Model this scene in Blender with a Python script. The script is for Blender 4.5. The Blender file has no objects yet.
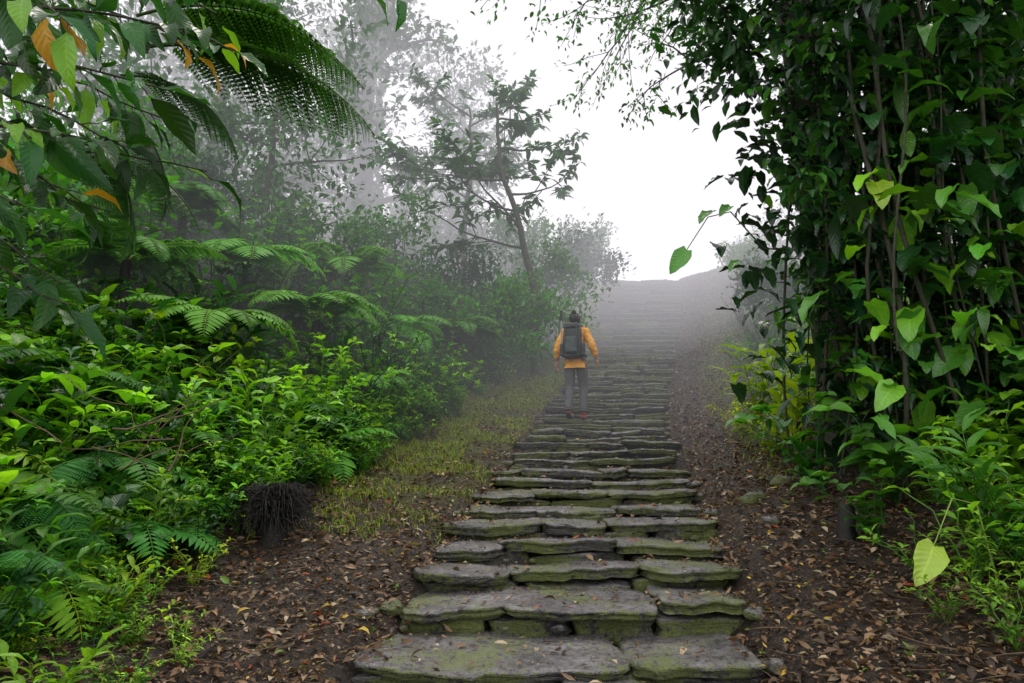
import bpy, bmesh, math, random
import numpy as np
from mathutils import Vector, Matrix, noise
from mathutils.bvhtree import BVHTree
random.seed(7); rng=np.random.default_rng(7)
scene=bpy.context.scene
scene.view_settings.view_transform='Standard'
scene.view_settings.look='None'
scene.view_settings.exposure=0
R=random.uniform
# ------------------------------------------------------------ materials
def newmat(name):
    m=bpy.data.materials.new(name); m.use_nodes=True
    nt=m.node_tree; nt.nodes.clear()
    out=nt.nodes.new('ShaderNodeOutputMaterial')
    return m,nt,out
def N(nt,t,**k):
    n=nt.nodes.new(t)
    for a,b in k.items(): setattr(n,a,b)
    return n
def math_(nt,op,a,b=None,c=None):
    n=nt.nodes.new('ShaderNodeMath'); n.operation=op
    for i,v in enumerate((a,b,c)):
        if v is None: continue
        if isinstance(v,(int,float)): n.inputs[i].default_value=v
        else: nt.links.new(v,n.inputs[i])
    return n.outputs[0]
def mixc(nt,f,a,b,bt='MIX'):
    n=nt.nodes.new('ShaderNodeMix'); n.data_type='RGBA'; n.blend_type=bt
    for s,v in ((n.inputs[0],f),(n.inputs[6],a),(n.inputs[7],b)):
        if isinstance(v,(int,float)): s.default_value=v
        elif isinstance(v,tuple): s.default_value=(*v,1)
        else: nt.links.new(v,s)
    return n.outputs[2]
def noise_(nt,scale,detail=4,rough=.55,vec=None):
    n=N(nt,'ShaderNodeTexNoise'); n.inputs['Scale'].default_value=scale
    n.inputs['Detail'].default_value=detail; n.inputs['Roughness'].default_value=rough
    if vec is not None: nt.links.new(vec,n.inputs['Vector'])
    return n.outputs['Fac']
def ramp(nt,f,stops):
    n=N(nt,'ShaderNodeValToRGB'); e=n.color_ramp.elements
    while len(e)<len(stops): e.new(.5)
    for i,(p,c) in enumerate(stops):
        e[i].position=p; e[i].color=(*c,1) if isinstance(c,tuple) else (c,c,c,1)
    nt.links.new(f,n.inputs[0]); return n.outputs[0]
def pos(nt): return N(nt,'ShaderNodeNewGeometry').outputs['Position']
def leafmat(name,rough=.38,trans=.28,spec=.5,veins=True):
    m,nt,out=newmat(name)
    at=N(nt,'ShaderNodeAttribute',attribute_name='col')
    uv=N(nt,'ShaderNodeAttribute',attribute_name='luv')
    sp=N(nt,'ShaderNodeSeparateXYZ'); nt.links.new(uv.outputs['Vector'],sp.inputs[0])
    ax=math_(nt,'ABSOLUTE',sp.outputs[0])
    mid=math_(nt,'SUBTRACT',1.0,math_(nt,'MULTIPLY',ax,9.0)); 
    midc=N(nt,'ShaderNodeClamp'); nt.links.new(mid,midc.inputs[0])
    nz=noise_(nt,14,3,.6,pos(nt))
    c=mixc(nt,math_(nt,'MULTIPLY',nz,.6),at.outputs['Color'],(.6,.66,.35),'MULTIPLY')
    c2=mixc(nt,math_(nt,'MULTIPLY',midc.outputs[0],.3),c,mixc(nt,1.0,c,(2.4,2.0,2.0),'MULTIPLY'))
    b=N(nt,'ShaderNodeBsdfPrincipled')
    nt.links.new(c2,b.inputs['Base Color'])
    nt.links.new(math_(nt,'MULTIPLY_ADD',nz,.3,rough-.15),b.inputs['Roughness'])
    b.inputs['Specular IOR Level'].default_value=spec
    if veins:
        w=math_(nt,'SINE',math_(nt,'MULTIPLY',math_(nt,'SUBTRACT',sp.outputs[1],math_(nt,'MULTIPLY',ax,.22)),52.0))
        h=math_(nt,'ADD',math_(nt,'MULTIPLY',w,.35),math_(nt,'MULTIPLY',ax,2.0))
        bp=N(nt,'ShaderNodeBump'); bp.inputs['Strength'].default_value=.35; bp.inputs['Distance'].default_value=.006
        nt.links.new(h,bp.inputs['Height']); nt.links.new(bp.outputs[0],b.inputs['Normal'])
    t=N(nt,'ShaderNodeBsdfTranslucent')
    tc=mixc(nt,1.0,c,(1.7,1.8,.6),'MULTIPLY'); nt.links.new(tc,t.inputs[0])
    mx=N(nt,'ShaderNodeMixShader'); mx.inputs[0].default_value=trans
    nt.links.new(b.outputs[0],mx.inputs[1]); nt.links.new(t.outputs[0],mx.inputs[2])
    nt.links.new(mx.outputs[0],out.inputs[0]); return m
M_leaf=leafmat('leaf',.38,.32,.34); M_fern=leafmat('fern',.55,.34,.22,False)
M_vine=leafmat('glossy_leaf',.30,.22,.55)
M_litter=leafmat('litter',.5,.06,.4)
def simplemat(name,col,rough=.7,nscale=30,var=.4,bump=.2,dist=.01,spec=.4,col2=None):
    m,nt,out=newmat(name); b=N(nt,'ShaderNodeBsdfPrincipled')
    tc=N(nt,'ShaderNodeTexCoord'); f=noise_(nt,nscale,5,.6,tc.outputs['Object'])
    c2=col2 or tuple(x*(1-var) for x in col)
    c=ramp(nt,f,[(.3,c2),(.7,col)])
    nt.links.new(c,b.inputs['Base Color']); b.inputs['Roughness'].default_value=rough
    b.inputs['Specular IOR Level'].default_value=spec
    bp=N(nt,'ShaderNodeBump'); bp.inputs['Strength'].default_value=bump; bp.inputs['Distance'].default_value=dist
    nt.links.new(f,bp.inputs['Height']); nt.links.new(bp.outputs[0],b.inputs['Normal'])
    nt.links.new(b.outputs[0],out.inputs[0]); return m
M_bark=simplemat('bark',(.06,.05,.036),.8,9,.6,.8,.04,.3,(.022,.032,.014))
M_twig=simplemat('twig',(.16,.10,.06),.75,25,.6,.5,.01)
M_fibre=simplemat('fibre',(.02,.017,.015),.7,40,.6,.5,.01)
# stone
def stone_mat():
    m,nt,out=newmat('wet_stone'); b=N(nt,'ShaderNodeBsdfPrincipled'); p=pos(nt)
    n1=noise_(nt,3.2,6,.6,p); n2=noise_(nt,28,5,.65,p); n3=noise_(nt,1.9,5,.65,p); n4=noise_(nt,90,3,.6,p)
    c=ramp(nt,n1,[(.3,(.075,.066,.066)),(.5,(.18,.158,.162)),(.7,(.34,.31,.32))])
    c=mixc(nt,.85,c,ramp(nt,n2,[(.33,.18),(.64,1.05)]),'MULTIPLY')
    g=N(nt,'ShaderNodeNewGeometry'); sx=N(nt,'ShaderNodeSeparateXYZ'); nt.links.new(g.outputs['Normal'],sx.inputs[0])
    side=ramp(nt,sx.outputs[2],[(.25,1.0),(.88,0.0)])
    c=mixc(nt,math_(nt,'MULTIPLY',side,.8),c,(.018,.015,.011))  # side faces painted darker: soil on risers plus deeper shadow contrast
    moss=ramp(nt,math_(nt,'ADD',math_(nt,'ADD',n3,math_(nt,'MULTIPLY',n2,.8)),math_(nt,'MULTIPLY',side,.10)),[(.93,0.0),(1.06,1.0)])
    mc=ramp(nt,n4,[(.3,(.04,.055,.006)),(.7,(.16,.19,.018))])
    c=mixc(nt,math_(nt,'MULTIPLY',moss,.8),c,mc)
    nt.links.new(c,b.inputs['Base Color'])
    r=math_(nt,'MULTIPLY_ADD',n2,.55,.05); r=math_(nt,'ADD',r,math_(nt,'MULTIPLY',moss,.4))
    nt.links.new(r,b.inputs['Roughness']); b.inputs['Specular IOR Level'].default_value=.8
    sep=N(nt,'ShaderNodeSeparateXYZ'); nt.links.new(p,sep.inputs[0])
    cmb=N(nt,'ShaderNodeCombineXYZ'); nt.links.new(math_(nt,'MULTIPLY',sep.outputs[2],9.0),cmb.inputs[2])
    nt.links.new(sep.outputs[0],cmb.inputs[0]); nt.links.new(sep.outputs[1],cmb.inputs[1])
    n5=noise_(nt,5,4,.6,cmb.outputs[0])
    h=math_(nt,'ADD',math_(nt,'ADD',n2,math_(nt,'MULTIPLY',n4,.4)),math_(nt,'MULTIPLY',n5,1.5))
    bp=N(nt,'ShaderNodeBump'); bp.inputs['Strength'].default_value=.9; bp.inputs['Distance'].default_value=.03
    nt.links.new(h,bp.inputs['Height']); nt.links.new(bp.outputs[0],b.inputs['Normal'])
    nt.links.new(b.outputs[0],out.inputs[0]); return m
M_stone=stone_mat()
def soil_mat():
    m,nt,out=newmat('soil'); b=N(nt,'ShaderNodeBsdfPrincipled'); p=pos(nt)
    n1=noise_(nt,2.2,6,.6,p); n2=noise_(nt,22,6,.75,p); n3=noise_(nt,70,4,.7,p); n6=noise_(nt,160,3,.7,p)
    c=ramp(nt,n2,[(.3,(.014,.009,.006)),(.5,(.055,.034,.021)),(.68,(.17,.11,.07))])
    c=mixc(nt,.7,c,ramp(nt,n1,[(.35,.5),(.65,1.1)]),'MULTIPLY')
    c=mixc(nt,.8,c,ramp(nt,n6,[(.35,.35),(.65,1.4)]),'MULTIPLY')
    at=N(nt,'ShaderNodeAttribute',attribute_name='col')
    sp=N(nt,'ShaderNodeSeparateColor'); nt.links.new(at.outputs['Color'],sp.inputs[0])
    g=math_(nt,'MULTIPLY',sp.outputs[0],ramp(nt,math_(nt,'ADD',n1,math_(nt,'MULTIPLY',n2,.3)),[(.5,0.0),(.62,1.0)]))
    gc=ramp(nt,n3,[(.3,(.05,.065,.012)),(.7,(.17,.19,.03))])
    c=mixc(nt,math_(nt,'MULTIPLY',g,.85),c,gc)
    nt.links.new(c,b.inputs['Base Color'])
    nt.links.new(math_(nt,'MULTIPLY_ADD',n2,.5,.4),b.inputs['Roughness'])
    h=math_(nt,'ADD',n2,math_(nt,'MULTIPLY',n3,.6))
    bp=N(nt,'ShaderNodeBump'); bp.inputs['Strength'].default_value=1.; bp.inputs['Distance'].default_value=.07
    nt.links.new(h,bp.inputs['Height']); nt.links.new(bp.outputs[0],b.inputs['Normal'])
    nt.links.new(b.outputs[0],out.inputs[0]); return m
M_soil=soil_mat()
# ------------------------------------------------------------ mesh batch
class Batch:
    def __init__(s): s.V=[];s.F=[];s.U=[];s.C=[];s.n=0
    def raw(s,V,F,U=None,C=(1,1,1)):
        V=np.asarray(V,float); F=np.asarray(F,int)
        s.V.append(V); s.F.append(F+s.n); s.n+=len(V)
        s.U.append(np.zeros((len(V),2)) if U is None else np.asarray(U,float))
        C=np.asarray(C,float); s.C.append(np.tile(C,(len(V),1)) if C.ndim==1 else C)
    def inst(s,tpl,T,tint):
        V,F,U,C=tpl; T=np.asarray(T); k=len(T)
        if k==0: return
        W=np.einsum('kij,nj->kni',T[:,:3,:3],V)+T[:,None,:3,3]
        n=len(V)
        FF=F[None]+ (np.arange(k)*n)[:,None,None]
        CC=C[None]*np.asarray(tint)[:,None,:]
        s.raw(W.reshape(-1,3),FF.reshape(-1,4),np.tile(U,(k,1)),CC.reshape(-1,3))
    def tpl(s): return (np.concatenate(s.V),np.concatenate(s.F),np.concatenate(s.U),np.concatenate(s.C))
    def build(s,name,mat,smooth=True,parent=None):
        V,F,U,C=s.tpl(); me=bpy.data.meshes.new(name)
        me.vertices.add(len(V)); me.vertices.foreach_set('co',V.astype(np.float32).ravel())
        me.loops.add(F.size); me.loops.foreach_set('vertex_index',F.astype(np.int32).ravel())
        me.polygons.add(len(F)); me.polygons.foreach_set('loop_start',np.arange(0,F.size,4,dtype=np.int32))
        me.polygons.foreach_set('use_smooth',np.full(len(F),smooth))
        me.update(calc_edges=True)
        a=me.attributes.new('col','FLOAT_COLOR','POINT'); a.data.foreach_set('color',np.c_[C,np.ones(len(C))].astype(np.float32).ravel())
        a=me.attributes.new('luv','FLOAT_VECTOR','POINT'); a.data.foreach_set('vector',np.c_[U,np.zeros(len(U))].astype(np.float32).ravel())
        me.materials.append(mat)
        o=bpy.data.objects.new(name,me); scene.collection.objects.link(o)
        if parent: o.parent=parent
        return o
def frames(P,D,Up,S):
    P=np.asarray(P,float).reshape(-1,3); D=np.asarray(D,float).reshape(-1,3); Up=np.broadcast_to(np.asarray(Up,float),D.shape)
    D=D/np.linalg.norm(D,axis=1,keepdims=True)
    X=np.cross(D,Up); X/=np.linalg.norm(X,axis=1,keepdims=True)+1e-9
    Z=np.cross(X,D); S=np.broadcast_to(np.asarray(S,float),(len(P),))
    T=np.zeros((len(P),4,4)); T[:,:3,0]=X*S[:,None];T[:,:3,1]=D*S[:,None];T[:,:3,2]=Z*S[:,None];T[:,:3,3]=P;T[:,3,3]=1
    return T
def leaf(W=.4,n=4,cols=2,kind='ovate',droop=.6,fold=.25,wave=0.):
    t=np.linspace(0,1,n+1)
    if kind=='ovate': w=np.sin(np.pi*np.clip(t,0,1)**.75)**.85
    elif kind=='lance': w=np.sin(np.pi*t**.8)**.9*1
    elif kind=='heart': w=np.where(t<.25,.5+.5*np.sin(t/.25*np.pi/2),np.cos((t-.25)/.75*np.pi/2)**.75)
    w=np.maximum(w,.02)*W/2
    ang=-droop*t+droop*.25; dy=np.cos(ang)/n; dz=np.sin(ang)/n
    y=np.r_[0,np.cumsum(dy[:-1])]; z=np.r_[0,np.cumsum(dz[:-1])]
    u=np.linspace(-1,1,cols+1); V=[];U=[]
    for i in range(n+1):
        for a in u:
            yy=y[i]; 
            if kind=='heart' and i==0: yy-=.07*abs(a)**.7
            V.append((a*w[i],yy,z[i]+fold*abs(a)*w[i]+wave*math.sin(i*2.2+3*a)*abs(a)*.05)); U.append((a,t[i]))
    F=[]
    c=cols+1
    for i in range(n):
        for j in range(cols): F.append((i*c+j,i*c+j+1,(i+1)*c+j+1,(i+1)*c+j))
    V=np.array(V)
    return V,np.array(F),np.array(U),np.ones((len(V),3))
def tube(B,pts,rad,sides=6,col=(1,1,1),rough=0.):
    pts=np.asarray(pts,float); n=len(pts); rad=np.broadcast_to(rad,(n,))
    tg=np.gradient(pts,axis=0); tg/=np.linalg.norm(tg,axis=1,keepdims=True)+1e-9
    ref=np.array([0.31,0.9,0.29]) if abs(tg[0][2])>.7 else np.array([0.05,.1,1.])
    V=[]
    for i in range(n):
        a=np.cross(tg[i],ref); a/=np.linalg.norm(a)+1e-9; b=np.cross(tg[i],a)
        for k in range(sides):
            th=2*np.pi*k/sides; r=rad[i]*(1+rough*random.uniform(-1,1))
            V.append(pts[i]+r*(a*math.cos(th)+b*math.sin(th)))
    F=[(i*sides+k,i*sides+(k+1)%sides,(i+1)*sides+(k+1)%sides,(i+1)*sides+k) for i in range(n-1) for k in range(sides)]
    B.raw(V,F,None,col)
def tints(k,base,v=.25,hue=.15,g=rng):
    base=np.asarray(base,float); b=np.clip(g.normal(1,v,(k,1)),.35,1.9)
    h=g.normal(0,hue,(k,1))
    return np.clip(base*b*np.c_[1+h,np.ones((k,1)),1-h*.5],0.002,.9)
# ------------------------------------------------------------ terrain
CX=[(-20,-2.5),(0,-.32),(3.7,.25),(7,.8),(10.9,1.42),(14,2.25),(17,3.2),(21,4.2),(26,5.2),(60,12)]
ZP=[(-20,-4),(0,0),(4,1.0),(10.6,2.65),(12.5,3.24),(14,3.85),(17,5.5),(20,7.4),(21.5,8.17),(24,8.6),(35,8.9),(60,7),(300,0)]
def interp(T,v): return float(np.interp(v,[a for a,_ in T],[b for _,b in T]))
def cx(y): return (interp(CX,y-.8)+interp(CX,y)+interp(CX,y+.8))/3
def zp(y): return (interp(ZP,y-.5)+interp(ZP,y)+interp(ZP,y+.5))/3
def sm(a,b,x):
    t=min(1,max(0,(x-a)/(b-a))); return t*t*(3-2*t)
def ground(x,y,fine=True):
    c=cx(y); o=x-c; z=zp(y)-.09-.14*(1-sm(.80,1.12,abs(o)))*sm(2.4,3.0,y)*(1-sm(22.4,23,y))
    if o<0:
        t=max(0,-o-1.0); z+=.07*min(t,1.4)+.30*min(max(0,t-1.3),9)+.07*sm(0,.3,t)
    else:
        t=max(0,o-1.0); z+=.30*min(t,1.2)+.38*min(max(0,t-1.2),4)+.09*sm(0,.25,t)
    if fine:
        t=abs(o)
        z+=(.05*noise.noise(Vector((x*.9,y*.9,3)))+.03*noise.noise(Vector((x*3,y*3,1)))+.024*noise.noise(Vector((x*8,y*8,5))))*(.4+.6*sm(.9,1.5,t))
        z+=.5*noise.noise(Vector((x*.2,y*.2,9)))*sm(3,7,t)
    return z
def axis(lo,hi,step,far):
    mid=list(np.arange(lo,hi,step)); l=[];r=[];s=step;v=lo
    while v>-far: s*=1.35; v-=s; l.append(v)
    s=step;v=mid[-1]
    while v<far: s*=1.35; v+=s; r.append(v)
    return np.array(l[::-1]+mid+r)
xs=axis(-5,7,.07,350); ys=axis(2,22,.09,350)
G=Batch(); V=[];C=[]
for y in ys:
    for x in xs:
        V.append((x,y,ground(x,y))); o=x-cx(y)
        g=sm(-2.9,-2.2,o)*(1-sm(-1.4,-1.0,o))*sm(5.5,7.5,y)
        g=max(g,sm(1.5,2.1,o)*sm(6,8,y)*.6, .6*sm(2.6,3.2,abs(o))); C.append((g,0,0))
nx=len(xs); F=[(j*nx+i,j*nx+i+1,(j+1)*nx+i+1,(j+1)*nx+i) for j in range(len(ys)-1) for i in range(nx-1)]
G.raw(V,F,None,np.array(C)); G.build('ground',M_soil)
# ------------------------------------------------------------ stairs
ST=Batch()
def slab(B,x0,x1,yf,dep,th,zt,yaw=0):
    n=84; cxx=(x0+x1)/2; hw=(x1-x0)/2; cy=yf+dep/2; hd=dep/2; sd=R(0,100)
    poly=[(-1+R(0,.10),-1+R(0,.20)),(R(-.6,-.2),-1+R(-.10,.10)),(R(.2,.6),-1+R(-.10,.10)),(1-R(0,.10),-1+R(0,.20)),(1+R(-.04,.04),R(-.3,.3)),(1-R(0,.12),1-R(0,.1)),(R(-.3,.3),1+R(-.05,.05)),(-1+R(0,.12),1-R(0,.1)),(-1+R(-.04,.04),R(-.3,.3))]
    def rad(a):
        ca,sa=math.cos(a),math.sin(a); best=9
        for i in range(len(poly)):
            (ax,ay),(bx,by)=poly[i],poly[(i+1)%len(poly)]; ex,ey=bx-ax,by-ay; den=ca*ey-sa*ex
            if abs(den)<1e-9: continue
            t=(ax*ey-ay*ex)/den; u=(ax*sa-ay*ca)/den
            if t>0 and -1e-6<=u<=1+1e-6: best=min(best,t)
        return best
    ang=[2*math.pi*k/n for k in range(n)]; rr=[rad(a) for a in ang]
    rr=[(rr[k-1]+2*rr[k]+rr[(k+1)%n])/4 for k in range(n)]
    rings=[(0,0),(.35,0),(.65,0),(.85,0),(.94,-.002),(.98,-.007),(1.0,-.020),(1.0,-.35*th),(1.0,-.55*th),(.985,-.75*th),(.95,-th)]
    V=[]; tx=R(-.018,.018);ty=R(-.016,.020)
    for q,(r,dz) in enumerate(rings):
        lay=R(-.03,.015) if q>=7 else 0
        for k in range(n):
            ca,sa=math.cos(ang[k]),math.sin(ang[k])
            px,py=ca*rr[k]*r*hw,sa*rr[k]*r*hd
            if r>.6:
                m=(.030*noise.noise(Vector((px*4+sd,py*4,0)))+.020*noise.noise(Vector((px*14,py*14,sd)))+.010*noise.noise(Vector((px*35,py*35,sd))))*(r-.6)*2.5
                if q>=7: m+=lay+.02*noise.noise(Vector((px*10,py*10,sd+q*3)))
                L_=math.hypot(px,py)+1e-6; px*=1+m/L_; py*=1+m/L_
            X=cxx+px*math.cos(yaw)-py*math.sin(yaw); Y=cy+px*math.sin(yaw)+py*math.cos(yaw)
            Z=zt+dz+.022*noise.noise(Vector((X*2.5,Y*2.5,sd)))+.012*noise.noise(Vector((X*8,Y*8,sd)))+.007*noise.noise(Vector((X*22,Y*22,sd)))+tx*px/hw+ty*py/hd
            V.append((X,Y,Z))
    F=[(i*n+k,i*n+(k+1)%n,(i+1)*n+(k+1)%n,(i+1)*n+k) for i in range(len(rings)-1) for k in range(n)]
    B.raw(V,[f[::-1] for f in F])
def rock(B,x,y,z,r,sq=.6):
    n=12;m=7;V=[];sd=R(0,99);sx,sy=R(.8,1.3),R(.7,1.1);yw=R(0,3)
    for i in range(m+1):
        ph=math.pi*i/m
        for k in range(n):
            a=2*math.pi*k/n; d=Vector((math.sin(ph)*math.cos(a),math.sin(ph)*math.sin(a),math.cos(ph)))
            q=r*(1+.45*noise.noise(d*1.7+Vector((sd,0,0)))+.2*noise.noise(d*4+Vector((sd,0,0))))
            lx,ly=d.x*q*sx,d.y*q*sy
            V.append((x+lx*math.cos(yw)-ly*math.sin(yw),y+lx*math.sin(yw)+ly*math.cos(yw),z+d.z*q*sq))
    F=[(i*n+k,(i+1)*n+k,(i+1)*n+(k+1)%n,i*n+(k+1)%n) for i in range(m) for k in range(n)]
    B.raw(V,F)
rows=[2.6,3.12,3.58,4.2,4.72,5.2]; y=5.2
while y<22.5:
    y+= R(.42,.54) if y<11 else (R(.36,.44) if y<14 else R(.28,.35)); rows.append(y)
expl={1:[(-.2,.25),(.27,.72)],2:[(-.80,.62),(.62,1.25)],3:[(-.68,-.05),(-.05,.90),(.90,1.37)]}
for i,yf in enumerate(rows):
    nxt=rows[i+1] if i+1<len(rows) else yf+.4; run=nxt-yf; rise=zp(nxt)-zp(yf); c=cx(yf)
    wid=1.02+R(-.10,.12)+ (.25 if yf>16 else 0)
    if i in expl: segs=expl[i]
    else:
        k=random.choice([2,3,3,4]); cuts=[0]+[ (j+1)/k+R(-.12,.12) for j in range(k-1)]+[1]
        segs=[(c-wid+2*wid*cuts[j],c-wid+2*wid*cuts[j+1]) for j in range(k)]
    for (a,b) in segs:
        th=R(.06,.09)
        slab(ST,a-R(.0,.03),b+R(.0,.03),yf+R(-.07,.05),run+R(.16,.24),th,zp(yf)+.02+R(-.018,.020),R(-.05,.05))
    if i>1:
        k=random.choice([3,4,5]); lo,hi=segs[0][0],segs[-1][1]
        for j in range(k):
            a=lo+(hi-lo)*j/k; b=lo+(hi-lo)*(j+1)/k
            slab(ST,a+R(-.03,.03),b-R(-.03,.03),yf+R(.04,.10),.35,max(.15,rise+.05),zp(yf)-.05+R(-.015,.0),R(-.08,.08))
        for _ in range(3): rock(ST,R(lo,hi),yf+R(-.0,.06),zp(yf)-rise+.02,R(.02,.045),.6)
    for s in (-1,1):
        for _ in range(3):
            if random.random()<.5: rock(ST,c+s*(wid+R(-.02,.15)),yf+R(0,.4),zp(yf)-.03,R(.04,.09),.5)
for (x,y,r) in [(2.05,5.9,.12),(1.95,5.3,.07),(2.4,6.2,.10)]:
    rock(ST,x,y,ground(x,y)+.01,r)
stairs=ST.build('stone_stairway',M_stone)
Vs,Fs,_,_=ST.tpl(); bvh=BVHTree.FromPolygons([tuple(v) for v in Vs],[tuple(int(q) for q in f) for f in Fs])
def surf(x,y):
    g=ground(x,y); h=bvh.ray_cast(Vector((x,y,20)),Vector((0,0,-1)))
    return max(g,h[0].z) if h[0] else g
# ------------------------------------------------------------ leaf litter, twigs
L=Batch(); lt=[leaf(.45,3,2,'ovate',R(-1.6,1.6),R(.1,.8)) for _ in range(5)]+[leaf(.28,3,2,'lance',R(-1.4,1.6),R(.1,.9)) for _ in range(3)]
pal=np.array([(.19,.10,.05),(.12,.065,.035),(.28,.17,.10),(.05,.03,.022),(.22,.12,.075),(.42,.31,.22),(.06,.04,.03),(.50,.33,.04),(.34,.07,.02),(.15,.26,.03)])
pw=np.array([.19,.17,.14,.14,.12,.10,.08,.022,.022,.02]);pw/=pw.sum()
def litter(cnt,pwr,s0,s1,tl,onst):
    Pp=[]
    while len(Pp)<cnt:
        yy=2.2+19*random.random()**pwr; o=random.choice([R(-3.0,-.9),R(-3.0,-.9),R(.9,2.9),R(.9,2.9),R(-1,1)])
        if abs(o)<1 and random.random()>onst: continue
        xx=cx(yy)+o; z=surf(xx,yy) if abs(o)<1.25 else ground(xx,yy)
        Pp.append((xx,yy,z+R(.004,.024)))
    Pp=np.array(Pp); k=len(Pp)
    idx=rng.integers(0,len(tl),k); ci=rng.choice(len(pal),k,p=pw)
    th=rng.uniform(0,6.28,k); D=np.c_[np.cos(th),np.sin(th),rng.normal(.05,.28,k)]
    Up=np.c_[rng.normal(0,.5,(k,2)),np.ones(k)]
    T=frames(Pp,D,Up,rng.uniform(s0,s1,k))
    for q in range(len(tl)):
        m=idx==q; L.inst(tl[q],T[m],pal[ci[m]]*rng.uniform(.45,1.35,(m.sum(),1)))
litter(24000,1.9,.03,.09,lt,.14)
litter(60000,2.2,.014,.045,[leaf(.5,2,1,'ovate',1,0),leaf(.22,2,1,'ovate',1,0)],.2)
L.build('leaf_litter',M_litter)
TW=Batch()
def twig(x,y,z,L_,r,d,curl=.3):
    p=np.array([x,y,z]);d=np.array(d,float);d/=np.linalg.norm(d);pts=[p]
    for i in range(6):
        d=d+rng.normal(0,curl*.3,3);d/=np.linalg.norm(d);p=p+d*L_/6;pts.append(p)
    tube(TW,pts,np.linspace(r,r*.4,7),5)
for _ in range(1300):
    yy=2.3+13*random.random()**1.9; o=random.choice([R(-3,-1.1),R(1.1,2.9)]); xx=cx(yy)+o; a=R(0,6.28)
    twig(xx,yy,ground(xx,yy)+.02,R(.08,.4),R(.0015,.005),(math.cos(a),math.sin(a),R(-.02,.1)))
for _ in range(16):
    a=R(0,6.28); twig(-2.45+R(-.3,.3),4.3+R(-.4,.5),ground(-2.45,4.3)+R(.5,.95),R(.4,.8),R(.003,.008),(math.cos(a),math.sin(a)*.4,R(-.1,.6)),.6)
TW.build('fallen_twigs',M_twig)
# ------------------------------------------------------------ plant templates
deep=(.020,.080,.017);mid=(.062,.20,.022);bri=(.17,.41,.025);yel=(.32,.48,.03)
def t_bush(seed,nst=9,nl=12,h=1.,lw=.45,ll=.17,kind='ovate',spread=.6,n=3,young=.35):
    g=np.random.default_rng(seed); B=Batch(); lf=[leaf(lw,n,2,kind,a,.3,.5) for a in (.4,.9,1.4)]
    for s in range(nst):
        a=g.uniform(0,6.28); sp=spread*g.uniform(.2,1); hh=h*g.uniform(.55,1.05); k=8
        t=np.linspace(0,1,k); pts=np.c_[np.cos(a)*sp*t**1.4,np.sin(a)*sp*t**1.4,hh*(t-.12*t**3*sp/spread)]+g.normal(0,.015,(k,3))
        tube(B,pts,np.linspace(.008,.003,k)*(.6+.6*h),4,(.5,.5,1))
        tt=g.uniform(.18,1,nl); tt[-3:]=1; P=np.c_[[np.interp(tt,t,pts[:,i]) for i in range(3)]].T
        ph=np.arange(nl)*2.4+g.uniform(0,6)
        D=np.c_[np.cos(ph),np.sin(ph),g.uniform(-.25,.75,nl)]; D[:,:2]+=np.array([np.cos(a),np.sin(a)])*.4
        T=frames(P,D,np.array([0,0,1.])+g.normal(0,.25,(nl,3)),ll*g.uniform(.6,1.25,nl)*(1.1-.35*tt))
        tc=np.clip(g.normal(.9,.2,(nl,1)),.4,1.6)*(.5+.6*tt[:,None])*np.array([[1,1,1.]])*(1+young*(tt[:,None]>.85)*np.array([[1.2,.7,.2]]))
        ii=g.integers(0,3,nl)
        for q in range(3): B.inst(lf[q],T[ii==q],tc[ii==q])
    return B.tpl()
def t_frond(g,Lr=1.,pairs=24,droop=1.3,rise=.9,bip=False,w=.24):
    B=Batch(); k=14; t=np.linspace(0,1,k); ang=rise-(rise+droop)*t**1.1
    y=np.r_[0,np.cumsum(np.cos(ang[:-1])/k)]*Lr; z=np.r_[0,np.cumsum(np.sin(ang[:-1])/k)]*Lr
    x=.05*Lr*np.sin(t*2.5)*g.uniform(-1,1); pts=np.c_[x,y,z]
    tube(B,pts,np.linspace(.009,.002,k)*Lr,4,(1.2,.8,1))
    tp=np.linspace(.14,.985,pairs)
    P=np.c_[[np.interp(tp,t,pts[:,i]) for i in range(3)]].T; tang=np.gradient(P,axis=0); tang/=np.linalg.norm(tang,axis=1,keepdims=True)
    Ls=Lr*w*np.sin(np.pi*np.clip(tp,0,1)**.8)**.75+.012
    for sgn in (-1,1):
        side=np.zeros_like(tang); side[:,0]=sgn
        D=side+tang*.38; D[:,2]-=.22; D+=g.normal(0,.05,D.shape); nrm=np.cross(side,tang)*sgn
        nrm*=np.sign(nrm[:,2:3]+1e-6)
        if not bip:
            B.inst(leaf(.24,3,1,'lance',.7,0),frames(P,D,nrm,Ls),np.ones((pairs,3))*g.uniform(.8,1.15,(pairs,1)))
        else:
            PB=Batch(); q=15; tq=np.linspace(.06,.97,q)
            for s2 in (-1,1):
                pp=np.c_[np.zeros(q),tq,-.22*tq**2]; dd=np.c_[np.full(q,s2),np.full(q,.45),np.full(q,-.15)]
                PB.inst(leaf(.42,2,1,'ovate',.3,0),frames(pp,dd,(0,0,1),(.17*(1-tq)**.6+.03)),np.ones((q,3)))
            tube(PB,[(0,0,0),(0,.5,-.055),(0,.98,-.21)],[.012,.009,.004],3,(.9,.9,.7))
            B.inst(PB.tpl(),frames(P,D,nrm,Ls),np.ones((pairs,3))*g.uniform(.8,1.15,(pairs,1)))
    return B.tpl()
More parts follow.
